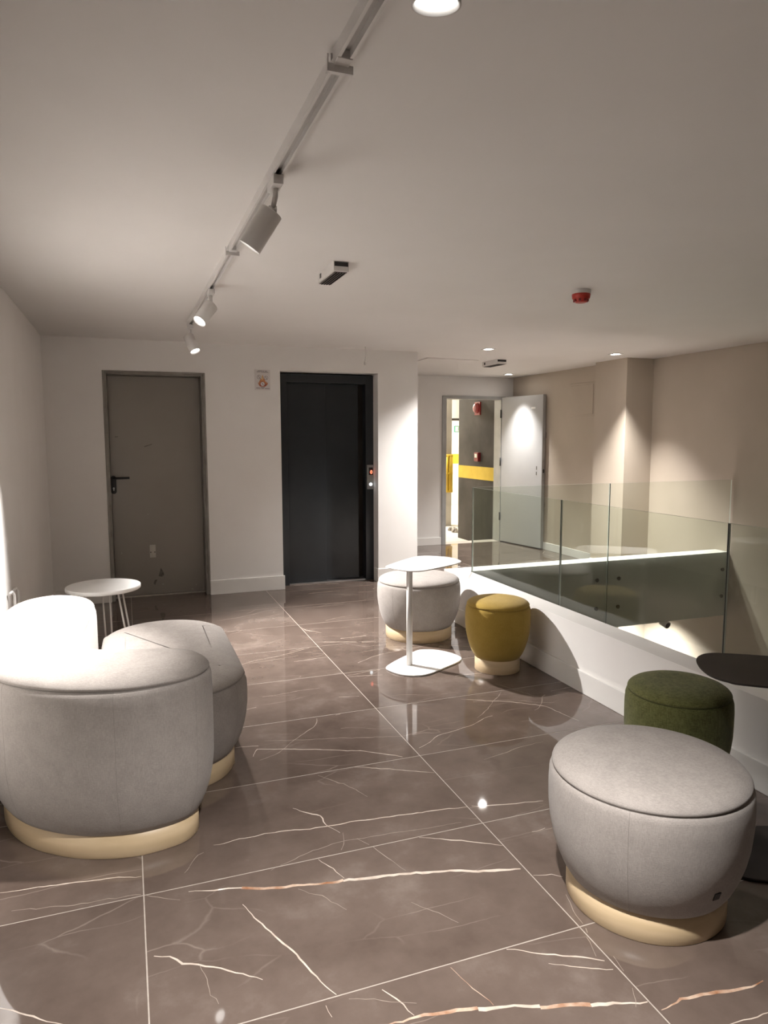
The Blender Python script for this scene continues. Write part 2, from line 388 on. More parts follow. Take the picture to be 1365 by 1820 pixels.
HT = 2.31
boxo('wall_left', 'wall_paint', XL-.15, XL, YK-.1, YB+.2, -.21, HT, kind='structure')
boxo('wall_rear', 'wall_paint', XL-.15, XW+.2, YK-.15, YK, -2.9, HT, kind='structure')
DX0, DX1, DZ = -.156, .690, 2.008           # service door opening
EX0, EX1, EZ = 1.372, 2.333, 2.056          # lift opening
wb = MB()
for a, b, z0 in ((XL, DX0, 0), (DX0, DX1, DZ), (DX1, EX0, 0), (EX0, EX1, EZ), (EX1, 2.753, 0)):
    wb.box(a, b, YB, YB+.25, z0, HT)
wb.box(XL, 1.3, YB+.25, YB+.35, 0, HT); wb.box(1.3, 2.6, YB+.42, YB+.5, 0, HT); wb.box(1.3, 1.372, YB+.25, YB+.42, 0, HT); wb.box(2.34, 2.6, YB+.25, YB+.42, 0, HT); wb.box(1.372, 2.34, YB+.25, YB+.42, EZ, HT); wb.box(2.60, 2.753, YB+.25, YR, 0, HT)
wb.build('wall_back', 'wall_paint', kind='structure')
FX0, FX1, FZ = 4.0, 4.865, 1.977            # far doorway
wf = MB()
for a, b, z0 in ((2.6, FX0, 0), (FX0, FX1, FZ), (FX1, XW+.2, 0)): wf.box(a, b, YR, YR+.16, z0, HT)
wf.build('wall_hallway', 'wall_paint', kind='structure')
wr = MB(); wr.box(XW, XW+.2, YK, 6.0, -2.9, HT); wr.box(XF, XW+.2, 6.5, YR, -2.9, HT)
wr.build('wall_right', 'beige_paint', kind='structure')
boxo('wall_pilaster', 'beige_paint', 4.85, XW+.2, 5.985, 6.5, -2.9, HT, kind='structure')

# lower storey that shows through the opening
lw = MB(); lw.box(-.75, XW, YK, 8.9, -3.0, -2.9); lw.build('floor_lower', 'garage_floor', kind='structure')
boxo('wall_lower', 'wall_paint', -.75, -.6, YK, 8.7, -2.9, -.21, kind='structure')
boxo('wall_lower_back', 'wall_paint', -.75, XW, 8.7, 8.9, -2.9, -.21, kind='structure')

# parapet around the opening
pm = MB(); PT = .382
pm.add([(XP, YK, 0), (XP, 5.08, 0), (XP, 5.08, PT), (XP, YK, PT), (2.525, YK, -.21), (2.525, 4.905, -.21), (2.525, 4.905, PT), (2.525, YK, PT)],
       [(0, 1, 2, 3), (4, 7, 6, 5), (0, 3, 7, 4)])
par = MB(); par.box(XP, 2.525, YK, 5.07, -.21, PT); par.box(2.525, XW, 4.905, 5.07, -.21, PT)
par.build('wall_parapet', 'wall_paint', kind='structure')

BBH = .134
def base(name, *boxes):
    b = MB()
    for q in boxes: b.box(*q)
    b.build(name, 'baseboard_paint', None, .003, 'structure')
base('baseboard_back', (XL, DX0-.002, YB-.016, YB, 0, BBH), (DX1+.002, EX0+.012, YB-.016, YB, 0, BBH), (EX1-.012, 2.765, YB-.016, YB, 0, BBH), (EX1-.014, EX1, YB, YB+.1, 0, BBH), (2.753, 2.769, YB, YR, 0, .10))
base('baseboard_left', (XL, XL+.016, ys[0], YB-.017, 0, BBH))
base('baseboard_parapet', (XP-.014, XP, ys[0], 5.07, 0, .125), (XP-.014, 4.5, 5.07, 5.084, 0, .1))
base('baseboard_hallway', (2.77, FX0-.045, YR-.014, YR, 0, .10), (FX1+.045, XF, YR-.014, YR, 0, .10))
base('baseboard_right', (XF-.014, XF, 6.5, YR-.015, 0, .095), (4.836, 4.85, 5.975, 6.5, 0, .095), (4.85, XW, 5.971, 5.985, 0, .095), (XW-.014, XW, 5.085, 5.97, 0, .095))

# ------------------------------------------------------------------ service door
d = empty('door_1', (.27, YB+.1, 0)); tag(d, 'closed grey metal service door with a black lever handle', 'door', kind='structure')
fm = MB(); fy0, fy1 = YB+.02, YB+.2
fm.box(DX0, DX0+.028, fy0, fy1, 0, DZ); fm.box(DX1-.030, DX1, fy0, fy1, 0, DZ); fm.box(DX0+.028, DX1-.03, fy0, fy1, DZ-.022, DZ)
fm.box(DX0-.004, DX0+.012, YB-.006, fy0, .134, DZ+.004); fm.box(DX1-.012, DX1+.004, YB-.006, fy0, .134, DZ+.004); fm.box(DX0+.012, DX1-.012, YB-.006, fy0, DZ-.008, DZ+.004)
fm.build('door_frame', 'door_frame_grey', d, .002)
DY = YB+.165
boxo('door_leaf', 'door_grey', DX0+.031, DX1-.033, DY, DY+.045, .012, DZ-.026, d, .002)
boxo('threshold', 'scuff_pale', DX0+.028, DX1-.03, DY-.02, DY+.05, 0, .008, d)
h = MB(); hx = -.106
h.rings([[(hx+.024*math.cos(t)*1, y, (1.080 if math.sin(t) > 0 else .967)+.024*math.sin(t)) for t in [2*math.pi*(i+.5)/24 for i in range(24)]] for y in (DY, DY-.008)], True, True, 0, False)
hp = h.build('handle_plate', 'black_plastic', d)
MB().tube([(hx, DY-.004, 1.083), (hx, DY-.045, 1.083), (hx+.012, DY-.055, 1.083), (hx+.06, DY-.056, 1.084), (hx+.135, DY-.054, 1.085)], .0105, 10).build('lever', 'black_plastic', hp)
k = MB(); k.cyl((hx, DY-.008, .993), (0, -1, 0), [(0, .008), (.003, .008)], 14); k.box(hx-.0045, hx+.0045, DY-.011, DY-.008, .972, .99); k.build('keyhole', 'steel', hp)
boxo('sticker', 'sticker_pale', .178, .229, DY-.0008, DY, .352, .468, d)
sk = MB()
for x in (.186, .221): sk.cyl((x, DY-.0008, .40), (0, -1, 0), [(0, .006), (.0006, .006)], 10)
sk.build('sticker_mark', 'scuff_dark', d)
def blot(name, mt, pts):
    b = MB(); b.rings([[(p.x, DY-e, p.z) for p in [ony(x, y, DY) for x, y in pts]] for e in (0, .0006)], True, True, 0, False); b.build(name, mt, d)
blot('stain', 'scuff_dark', [(282,1024),(286,1009),(291,1018),(292,1022),(288,1025)])
blot('stain', 'scuff_dark', [(273,1037),(275,1031),(280,1030),(277,1036),(276,1040)])
blot('scratch', 'scuff_dark', [(256,793.5),(270,788.8),(270.5,789.8),(257,794.6)])
blot('scratch', 'scuff_dark', [(204,776),(210,775.6),(210,776.6),(204,777.4)])
for q in ([(287,1038),(292,1037),(291,1039)], [(340,1047),(343,1045),(344,1048)], [(262,913),(264,914),(263,916)], [(216,981),(218,984),(216,985)], [(348,1037),(350,1039),(348,1040)]):
    blot('chip', 'scuff_pale', q)

# ------------------------------------------------------------------ lift
e = empty('door_2', (1.85, YB+.15, 0)); tag(e, 'dark grey two-panel lift door in a recessed frame', 'lift door', kind='structure')
f2 = MB(); ly = 6.655
f2.box(EX0, 1.462, ly, ly+.10, 0, EZ-.012); f2.box(2.252, 2.338, ly, ly+.10, 0, EZ-.012); f2.box(1.462, 2.252, ly, ly+.10, 1.962, EZ-.012)
f2.build('lift_frame', 'lift_paint', e, .002)
boxo('lift_panel', 'lift_paint', 1.462, 1.856, ly+.06, ly+.09, .012, 1.962, e, .003)
boxo('lift_panel', 'lift_paint', 1.864, 2.205, ly+.095, ly+.125, .012, 1.962, e, .002)
boxo('lift_shaft', 'concrete', 1.40, 2.338, ly+.2, ly+.21, 0, EZ, e)
boxo('sill', 'steel', EX0+.01, 2.325, ly+.02, ly+.17, 0, .01, e)
cp = boxo('call_panel', 'steel', 2.262, 2.334, ly-.012, ly, .922, 1.165, e, .002)
boxo('display', 'black_plastic', 2.280, 2.322, ly-.0135, ly-.012, 1.065, 1.140, cp)
RX = Matrix.Rotation(math.pi/2, 4, 'X')
text_mesh('0', .05, 'digit', 'led_red', Matrix.Translation((2.305, ly-.0145, 1.092)) @ RX, cp)
MB().cyl((2.299, ly-.012, .972), (0, -1, 0), [(0, .015), (.004, .015), (.005, .013)], 20).build('call_button', 'led_white', cp)

# ------------------------------------------------------------------ fire notice between the doors
pz0, pz1, px0, px1 = 1.872, 2.058, 1.135, 1.280
po = boxo('wall_notice', 'paper', px0, px1, YB-.0015, YB, pz0, pz1)
tag(po, 'small fire safety notice with flame picture on wall beside the lift', 'sign')
def flat(name, mt, pts, lay):
    y = YB-.0015-.0004*lay
    MB().rings([[(px0+(px1-px0)*u, yy, pz1-(pz1-pz0)*v) for u, v in pts] for yy in (y+.0004, y)], True, True, 0, False).build(name, mt, po)
flat('flame', 'flame_orange', [(.20,.60),(.27,.66),(.30,.58),(.36,.5),(.40,.42),(.45,.48),(.48,.33),(.55,.28),(.58,.42),(.66,.5),(.70,.6),(.74,.56),(.80,.66),(.84,.6),(.84,.70),(.76,.78),(.66,.83),(.36,.83),(.27,.76)], 1)
flat('flame_tip', 'flame_yellow', [(.44,.48),(.47,.33),(.49,.24),(.53,.32),(.56,.44),(.5,.52)], 2)
flat('flame_base', 'flame_red', [(.25,.68),(.33,.72),(.40,.76),(.60,.76),(.68,.71),(.80,.68),(.70,.81),(.36,.81)], 2)
for cx_, cy_, rr in ((.29, .37, .125), (.73, .40, .125), (.51, .70, .15)):
    ci = [(cx_+rr*math.cos(2*math.pi*i/20), cy_+rr*.78*math.sin(2*math.pi*i/20)) for i in range(20)]
    flat('icon_rim', 'flame_red' if cy_ > .5 else 'ink', ci, 3)
    flat('icon_disc', 'paper', [(cx_+(u-cx_)*.86, cy_+(v-cy_)*.86) for u, v in ci], 4)
    flat('icon_mark', 'ink', [(cx_-.055, cy_-.06), (cx_-.025, cy_-.06), (cx_+.065, cy_+.06), (cx_+.03, cy_+.06)], 5)
for u0, u1, v in ((.22,.52,.062),(.55,.62,.066),(.66,.80,.07),(.15,.38,.115),(.42,.88,.125),(.40,.64,.865),(.10,.38,.90),(.42,.60,.91),(.65,.95,.92)):
    flat('text_line', 'ink', [(u0, v-.010), (u1, v-.008), (u1, v+.014), (u0, v+.012)], 1)

# ------------------------------------------------------------------ hallway doorway and the open leaf
g = empty('door_3', (4.43, YR, 0)); tag(g, 'open grey fire door leaf and steel frame at the garage doorway', 'door', kind='structure')
ff = MB(); 
ff.box(FX0-.04, FX0+.018, YR-.02, YR+.17, 0, FZ+.01); ff.box(FX1-.03, FX1+.04, YR-.02, YR+.17, 0, FZ+.01); ff.box(FX0+.018, FX1-.03, YR-.02, YR+.17, FZ-.03, FZ+.01)
ff.build('door_frame', 'leaf_edge', g, .003)
hx0, hy0 = 4.838, 8.505; ang = math.atan2(7.685-8.485, 4.962-4.832)
ML = Matrix.Translation((hx0, hy0, 0)) @ Matrix.Rotation(ang, 4, 'Z')
LW = .815
lf = MB(); lf.box(0, LW, 0, .05, .012, 1.975, 0, ML)
leaf = lf.build('door_leaf', 'leaf_grey', g, .002)
lr = MB(); lr.box(-.0, LW-.02, .05, .085, .012, 1.955, 0, ML); lr.build('leaf_rebate', 'leaf_edge', leaf, .002)
le = MB(); le.box(LW, LW+.002, .004, .046, .012, 1.97, 0, ML); le.build('leaf_edge_strip', 'leaf_edge', leaf)
lk = MB(); lk.box(LW+.002, LW+.004, .012, .038, .90, 1.12, 0, ML); lk.build('lock_plate', 'steel', leaf)
lb = MB(); lb.box(LW+.004, LW+.007, .014, .036, .985, 1.03, 0, ML); lb.box(LW+.0, LW+.004, .06, .08, 1.43, 1.50, 0, ML); lb.box(LW, LW+.004, .06, .08, .55, .60, 0, ML); lb.build('latch', 'black_plastic', leaf)
for z in (1.045, .975):
    b = MB(); b.box(LW-.105, LW-.09, -.003, 0, z-.022, z+.022, 0, ML); b.build('lock_slot', 'scuff_dark', leaf)
sl = MB(); sl.box(LW-.22, LW-.14, -.001, 0, 1.80, 1.825, 0, ML); sl.build('sticker', 'white_paint', leaf)
for z in (.3, 1.05, 1.7):
    b = MB(); b.cyl((hx0-.012, hy0+.005, z), (0, 0, 1), [(0, .009), (.11, .009)], 12); b.build('hinge', 'black_plastic', leaf)

# garage beyond the doorway
GX = 4.84
boxo('wall_garage_concrete', 'concrete', GX, GX+.25, YR+.17, 9.82, -.14, 2.3, kind='structure')
stripe = boxo('wall_stripe', 'yellow_paint', GX-.003, GX, YR+.171, 9.82, .826, 1.014, None); tag(stripe, kind='structure')
boxo('floor_garage', 'garage_floor', 1.5, 7.5, YR+.26, 15.0, -.25, -.12, kind='structure')
boxo('floor_step', 'concrete', FX0-.04, GX, YR+.165, YR+.26, -.2, -.02, kind='structure')
MB().box(1.5, 7.5, 14.8, 15.0, -.2, 3.2).build('wall_garage_far', 'garage_white', kind='structure')
MB().box(1.4, 1.5, YR+.16, 15.0, -.2, 3.2).build('wall_garage_left', 'garage_white', kind='structure')
MB().box(7.5, 7.6, YR+.16, 15.0, -.2, 3.2).build('wall_garage_right', 'garage_white', kind='structure')
MB().box(1.4, 7.6, YR+.16, 15.0, 2.75, 2.9).build('ceiling_garage', 'garage_white', kind='structure')
q = ony(803, 815, 14.8)
boxo('wall_stripe_far', 'yellow_paint', 1.5, 7.4, 14.795, 14.8, ony(805, 824, 14.8).z, ony(805, 807, 14.8).z, kind='structure')
boxo('ceiling_beam', 'garage_white', 1.5, 7.5, 12.0, 12.25, ony(805, 744, 12.0).z, 2.75, kind='structure')
zp_ = ony(805, 745.5, 11.97).z
tag(MB().tube([(1.5, 11.97, zp_), (7.5, 11.97, zp_)], .022, 10).build('ceiling_pipe', 'concrete'), 'thin grey pipe running under the garage beam', 'pipe')
YC = 11.2
c0, c1 = ony(795.5, 780, YC), ony(803, 780, YC)
boxo('garage_column', 'garage_floor', c0.x-.12, c1.x, YC, YC+.3, -.12, 2.75, kind='structure')
gd = empty('column_guard', (c0.x, YC, -.12)); tag(gd, 'yellow tubular guard rail fixed round the garage column', 'guard rail')
a0, a1 = ony(794, 875, YC-.03), ony(805, 808, YC-.03)
for x in (a0.x+.0, (a0.x+a1.x)/2, a1.x-.03): MB().tube([(x, YC-.03, a0.z), (x, YC-.03, a1.z)], .026, 10).build('upright', 'bumper_yellow', gd)
for z in (a0.z+.02, (a0.z+a1.z)/2, a1.z-.02): MB().tube([(a0.x-.02, YC-.03, z), (a1.x-.01, YC-.03, z)], .026, 10).build('rail', 'bumper_yellow', gd)
YS = 13.2
s0, s1 = ony(808, 768, YS), ony(808, 757, YS)
sg = boxo('exit_sign', 'sign_green', s0.x, s0.x+.36, YS, YS+.03, s0.z, s1.z); tag(sg, 'green and white exit sign hanging in the garage', 'sign')
MB().tube([(s0.x+.18, YS+.015, s1.z), (s0.x+.18, YS+.015, 2.75)], .008).build('hanger', 'steel', sg)
boxo('sign_face', 'sign_pale', s0.x+.014, s0.x+.346, YS-.002, YS, s0.z+.014, s1.z-.014, sg)
text_mesh('EXIT', .105, 'sign_text', 'sign_green', Matrix.Translation((s0.x+.18, YS-.004, (s0.z+s1.z)/2)) @ RX, sg)
tlo = MB().tube([(4.6, 11.0, 2.66), (4.6, 14.4, 2.66)], .02).build('tube_lamp', 'tube_glow'); tag(tlo, 'fluorescent tube lamp under the garage ceiling', 'lamp')
boxo('lamp_tray', 'white_metal', 4.55, 4.65, 10.9, 14.5, 2.68, 2.75, tlo)
def area(name, loc, sx, sy, watts, parent, rot=(0, 0, 0), col=WARM):
    l = bpy.data.lights.new(name, 'AREA'); l.shape = 'RECTANGLE'; l.size = sx; l.size_y = sy; l.energy = watts; l.color = col
    o = bpy.data.objects.new(name, l); COL.objects.link(o); o.location = loc; o.rotation_euler = rot; o.parent = parent; o.matrix_parent_inverse = Matrix.Translation(-V(parent.location)); return o
area('garage_lamp_offscreen', (4.6, 12.7, 2.62), .1, 3.4, 210, tlo, col=(1, .95, .86))
# fire alarm devices on the concrete
al = empty('alarm_sounder', (GX, 9.19, 1.86)); tag(al, 'dark red fire alarm sounder high on the concrete wall', 'fire alarm')
MB().cyl((GX, 9.19, 1.86), (-1, 0, 0), [(0, .075), (.03, .075), (.06, .06), (.062, .03)], 24).build('body', 'alarm_red', al)
boxo('back_box', 'alarm_red', GX-.02, GX, 9.11, 9.27, 1.76, 1.95, al)
cpnt = empty('fire_call_point', (GX, 9.16, 1.155)); tag(cpnt, 'red square fire call point above the yellow stripe', 'fire alarm')
boxo('body', 'alarm_red', GX-.05, GX, 9.10, 9.22, 1.09, 1.22, cpnt, .006)
boxo('glass_plate', 'sign_pale', GX-.052, GX-.05, 9.125, 9.195, 1.145, 1.20, cpnt)
rb = MB(); rnd = random.Random(5)
for i in range(9):
    p = onz(799+rnd.random()*12, 941+rnd.random()*4, -.10); r = .02+.03*rnd.random()
    rb.cyl(p+V((0, 0, -.02)), (rnd.uniform(-.3, .3), rnd.uniform(-.3, .3), 1), [(0, r), (r*.8, r*.9), (r*1.4, r*.4)], 6, smooth=False)
tag(rb.build('rubble_pile', 'rubble_grey'), 'small heap of grey rubble on the garage floor by the doorway', 'rubble', kind='stuff')

# ------------------------------------------------------------------ glass balustrade
def panel(parent, x0, x1, y0, y1, z0, z1):
    b = MB(); b.box(x0, x1, y0, y1, z0, z1)
    dx, dy = x1-x0, y1-y0
    for i, f in enumerate(b.f):
        pts = [V(b.v[k]) for k in f]; n = (pts[1]-pts[0]).cross(pts[2]-pts[1]).normalized()
        main = abs(n.x) > .9 if dx < dy else abs(n.y) > .9
        b.mi[i] = 0 if main else 1
    return b.build('glass_panel', ['glass_green', 'glass_edge'], parent)
def stud(parent, x, y, z, d):
    b = MB(); b.cyl((x, y, z), d, [(0, .013), (.008, .013), (.008, .017), (.015, .017), (.017, .014), (.0172, .006)], 18); return b.build('standoff', 'stud_metal', parent)
GT, GB = 1.048, -.205
def make_panel(name, label, x0, x1, y0, y1, studs):
    t = empty(name, ((x0+x1)/2, (y0+y1)/2, GB)); tag(t, label, 'glass panel', 'glass balustrade panels')
    panel(t, x0, x1, y0, y1, GB, GT)
    for s in studs: stud(t, *s)
    if x1-x0 < .05: boxo('added_dark_strip', 'added_dark_strip', x0+.001, x1-.001, y1+.003, y1+.0065, GB, GT-.002, t)  # thin strip added at the pane's end to draw its edge dark
    elif x1 < 5: boxo('added_dark_strip', 'added_dark_strip', x1+.003, x1+.0065, y0+.001, y1-.001, GB, GT-.002, t)
XG0, XG1 = 2.530, 2.540
for y0, y1, lab in ((3.700, 4.885, 'clear glass balustrade panel at the corner of the low white wall'), (2.405, 3.692, 'clear glass balustrade panel behind the mustard pouf'), (1.10, 2.397, 'clear glass balustrade panel behind the dark side table')):
    make_panel('balustrade_panel', lab, XG0, XG1, y0, y1, [(XG1-.001, y, z, (1, 0, 0)) for y in (y0+.11, y1-.11) for z in (-.015, .232)])
YG0, YG1 = 4.890, 4.900
for x0, x1, lab in ((2.545, 3.826, 'clear glass panel on the far parapet arm, nearer the open grey door'), (3.834, 5.165, 'clear glass panel on the far parapet arm, against the beige wall')):
    make_panel('balustrade_panel', lab, x0, x1, YG0, YG1, [(x, YG0+.001, z, (0, -1, 0)) for x in (x0+.108, x1-.07 if x1 > 5 else x1-.108) for z in (-.02, .227)])

# ------------------------------------------------------------------ security camera under the slab
sc = empty('security_camera', (4.53, 4.98, -.21)); tag(sc, 'small white bullet security camera under the far parapet', 'camera')
MB().cyl((4.53, 4.98, -.21), (0, 0, -1), [(0, .04), (.012, .04), (.016, .02)], 20).build('mount', 'white_metal', sc)
hd = MB(); ax = V((.05, -.9, -.25)); hd.cyl(V((4.53, 5.01, -.232)), ax, [(0, .028), (.01, .033), (.085, .033), (.087, .028)], 22); hb = hd.build('camera_head', 'white_metal', sc)
MB().cyl(V((4.53, 5.01, -.232))+ax.normalized()*.0868, ax, [(0, .027), (.003, .025)], 22).build('lens', 'lens_black', hb)

# ------------------------------------------------------------------ lamps
def spot(name, loc, d, watts, angle, blend, parent, rad=.03, col=WARM):
    l = bpy.data.lights.new(name, 'SPOT'); l.energy = watts; l.spot_size = angle; l.spot_blend = blend; l.shadow_soft_size = rad; l.color = col
    o = bpy.data.objects.new(name, l); COL.objects.link(o); o.parent = parent
    M_ = V(d).to_track_quat('-Z', 'Y').to_matrix().to_4x4(); M_.translation = V(loc)
    o.matrix_world = M_; o.matrix_parent_inverse = Matrix.Translation(-V(parent.location)); return o
TX, TZ = .482, 2.285
tr = empty('lighting_track', (TX, 1.5, TZ)); tag(tr, 'long white lighting track running along the ceiling', 'lighting track')
for y0, y1 in ((YK+.1, 1.585), (1.60, 3.245), (3.26, 5.45)):
    b = MB(); b.box(TX-.018, TX-.010, y0, y1, TZ-.032, TZ); b.box(TX+.010, TX+.018, y0, y1, TZ-.032, TZ); b.box(TX-.010, TX+.010, y0, y1, TZ-.006, TZ)
    r_ = b.build('rail', 'track_white', tr)
    boxo('rail_slot', 'track_slot', TX-.010, TX+.010, y0, y1, TZ-.014, TZ-.006, r_)
for y in (1.592, 3.252):
    b = MB(); b.box(TX-.0175, TX+.0175, y-.045, y+.03, TZ-.034, TZ-.015); co = b.build('coupler', 'track_white', tr, .002)
    b = MB(); b.box(TX-.03, TX+.028, y-.012, y-.006, TZ-.048, TZ-.030); b.box(TX-.032, TX-.029, y-.012, y+.002, TZ-.048, TZ-.012); b.build('coupler_clip', 'track_white', co)
boxo('end_cap', 'track_white', TX-.019, TX+.019, 5.45, 5.462, TZ-.033, TZ, tr)

def track_spot(label, y, piv, ax, length, watts, angle=1.15, blend=.75):
    t = empty('track_spotlight', (TX, y, TZ-.034)); tag(t, label, 'spotlight', 'spotlights on the ceiling track')
    b = MB(); b.box(TX-.0165, TX+.0165, y-.05, y+.05, TZ-.062, TZ-.033); b.build('adapter', 'track_white', t, .003)
    piv = V(piv); ax = V(ax).normalized()
    MB().tube([(TX, y, TZ-.06), (TX, y, TZ-.085), piv], .009, 10).build('stem', 'track_white', t)
    MB().cyl(piv+V((-.012, 0, 0)), (1, 0, 0), [(0, .013), (.024, .013)], 16).build('joint', 'track_white', t)
    R_ = .038; p0 = piv + ax*.004
    b = MB(); b.cyl(p0, ax, [(0, .034), (.003, R_), (length, R_), (length, R_-.003), (length-.012, R_-.006)], 32, True, False); hdl = b.build('head', 'white_metal', t)
    MB().cyl(p0+ax*(length-.012), ax, [(0, R_-.004), (.004, R_-.005)], 28).build('lamp_face', 'lamp_glow', hdl)
    spot('spot_beam', p0+ax*(length+.004), ax, watts, angle, blend, t)
# axis of each head from its outline in the photograph
def head_axis(p_back, p_front, facing, dist):
    v = ray(*p_back).normalized(); b = CAM + v*dist
    w_ = ray(*p_front).normalized(); w_ = (w_ - v*w_.dot(v)).normalized()
    return b, (w_*math.sqrt(1-facing**2) - v*facing)
S1p = V((TX-.005, 2.335, 2.165)); dS1 = (S1p-CAM).length
_, a1_ = head_axis((488, 338), (451, 398), .17, dS1)
track_spot('white spotlight on the track aimed at the left wall', 2.31, S1p, a1_, .135, P_TRACK*.28, .9, 1.)
_, a2_ = head_axis((368, 535), (352, 556), .55, 4.2)
track_spot('white spotlight on the track facing the room, above the curved sofa', 4.1, (TX+.002, 4.09, 2.17), a2_, .13, P_TRACK*.75, 1.05, 1.)
_, a3_ = head_axis((336, 577), (350, 607), .47, 5.4)
track_spot('white spotlight at the track end, aimed at the white side table', 5.40, (TX-.02, 5.38, 2.175), a3_, .13, P_TRACK*.75, 1.5, 1.)
track_spot('white spotlight on the track nearest the big grey pouf', 1.04, (TX-.018, 1.025, 2.200), V((.03, .12, -1)), .115, P_TRACK*.36, 1.6, 1.)

def downlight(label, px, py, watts, angle=1.25, blend=.6):
    p = onceil(px, py); t = empty('recessed_downlight', p); tag(t, label, 'downlight', 'recessed ceiling downlights')
    s_ = .052; z = p.z
    b = MB(); o_ = [(p.x+s_*a, p.y+s_*c) for a, c in ((-1, -1), (1, -1), (1, 1), (-1, 1))]; i_ = circle(p.x, p.y, .038, 32)
    b.box(p.x-s_, p.x+s_, p.y-s_, p.y-.038, z-.006, z+.004); b.box(p.x-s_, p.x+s_, p.y+.038, p.y+s_, z-.006, z+.004)
    b.box(p.x-s_, p.x-.038, p.y-.038, p.y+.038, z-.006, z+.004); b.box(p.x+.038, p.x+s_, p.y-.038, p.y+.038, z-.006, z+.004)
    b.build('trim_plate', 'track_white', t, .001)
    MB().cyl((p.x, p.y, z-.001), (0, 0, -1), [(0, .040), (.003, .036)], 28).build('lamp_face', 'down_glow', t)
    spot('down_beam', (p.x, p.y, z-.012), (0, 0, -1), watts, angle, blend, t)
downlight('square recessed downlight in the hallway ceiling before the garage doorway', 868, 620, P_DOWN*1.4, 2.2, 1.)
downlight('square recessed downlight beside the beige pilaster', 1094, 629, P_DOWN, 1.4, .9)
downlight('small recessed downlight above the open fire door', 904, 665, P_DOWN*.6, 1.3, .9)
def low_light(x, y, watts, label):
    t = empty('recessed_downlight', (x, y, -.21)); tag(t, label, 'downlight', 'recessed ceiling downlights')
    MB().cyl((x, y, -.209), (0, 0, -1), [(0, .05), (.004, .05), (.005, .038)], 24).build('trim_plate', 'track_white', t)
    MB().cyl((x, y, -.214), (0, 0, -1), [(0, .036), (.002, .034)], 24).build('lamp_face', 'down_glow', t)
    spot('under_slab_lamp_offscreen', (x, y, -.225), (0, 0, -1), watts, 2.3, .8, t)
low_light(4.75, 5.62, P_DOWN*.6, 'round downlight under the hallway slab, over the lower storey')

# ------------------------------------------------------------------ ceiling fittings
def vent_box(label, corners, h):
    """slim white ceiling box with a dark grille below; corners are its lower face"""
    c = sum(corners, V())/4; t = empty('emergency_light', (c.x, c.y, zc(c.x, c.y))); tag(t, label, 'emergency light', 'ceiling emergency lights')
    x0, x1 = min(p.x for p in corners), max(p.x for p in corners); y0, y1 = min(p.y for p in corners), max(p.y for p in corners); z1 = zc(c.x, c.y)+.004; z0 = z1-h
    bd = boxo('housing', 'white_metal', x0, x1, y0, y1, z0, z1, t, .003)
    boxo('diffuser', 'grille_dark', x0+.008, x1-.008, y0+.008, y1-.008, z0-.003, z0, bd)
    n = 4
    for i in range(n):
        xx = x0+.012+(x1-x0-.024)*(i+.5)/n; boxo('louvre', 'lens_black', xx-.002, xx+.002, y0+.012, y1-.012, z0-.006, z0-.003, bd)
    boxo('slot', 'lens_black', x0+.004, x1-.004, y0-.002, y0, z0+.024, z1-.008, bd)
    boxo('knockout', 'lens_black', x0-.002, x0, y1-.075, y1-.05, z0+.015, z1-.014, bd)
vent_box('white ceiling emergency light with dark grille beside the lighting track', [onz(568, 507, 2.23), onz(590, 508.5, 2.23), onz(616, 488, 2.23), onz(593, 484, 2.23)], .052)
p = onceil(878, 650, .05)
vent_box('white ceiling emergency light in the hallway near the downlights', [p+V((-.055, -.17, 0)), p+V((.055, -.17, 0)), p+V((.055, .17, 0)), p+V((-.055, .17, 0))], .052)

p = onceil(1033, 522, .02); zz = zc(p.x, p.y)
sd = empty('smoke_detector', (p.x, p.y, zz)); tag(sd, 'red smoke detector on a white ceiling base', 'smoke detector')
MB().cyl((p.x, p.y, zz), (0, 0, -1), [(0, .054), (.02, .054), (.024, .050)], 32).build('base', 'white_metal', sd)
MB().cyl((p.x, p.y, zz-.022), (0, 0, -1), [(0, .050), (.003, .053), (.026, .050), (.030, .040), (.046, .033), (.049, .028)], 32).build('cap', 'red_plastic', sd)
sr = MB()
for i in range(8):
    a = 2*math.pi*i/8; sr.box(-.006, .006, .036, .0435, zz-.022-.044, zz-.022-.03, 0, Matrix.Translation((p.x, p.y, 0)) @ Matrix.Rotation(a, 4, 'Z'))
sr.build('vent_ribs', 'alarm_red', sd)

h0 = onceil(785, 643); z = zc(h0.x, h0.y)
hatch = boxo('ceiling_hatch', 'ceiling_paint', h0.x-.3, h0.x+.3, h0.y-.3, h0.y+.3, z-.008, z+.006, None, .002); tag(hatch, 'flush square access hatch in the hallway ceiling', 'access panel')
ap = boxo('wall_hatch', 'beige_paint', XF-.006, XF+.002, 6.735, 7.22, 1.675, 2.065, None, .002); tag(ap, 'square access hatch painted beige on the hallway wall', 'access panel')
boxo('hatch_lid', 'beige_paint', XF-.010, XF-.006, 6.76, 7.195, 1.70, 2.04, ap, .002)
wp = ony(649, 600, 6.35); z = zc(wp.x, 6.35)
wire = empty('hanging_wire', (wp.x, 6.35, z)); tag(wire, 'thin white wire dangling from the ceiling before the lift', 'wire')
zb = ony(649, 648, 6.35).z
MB().tube([(wp.x, 6.35, z+.01), (wp.x+.004, 6.35, z-.06), (wp.x-.002, 6.35, zb+.03)], .0045, 6).build('cable', 'white_metal', wire)
MB().cyl((wp.x-.002, 6.35, zb+.035), (0, 0, -1), [(0, .004), (.01, .011), (.034, .012), (.038, .009)], 12).build('connector', 'white_metal', wire)
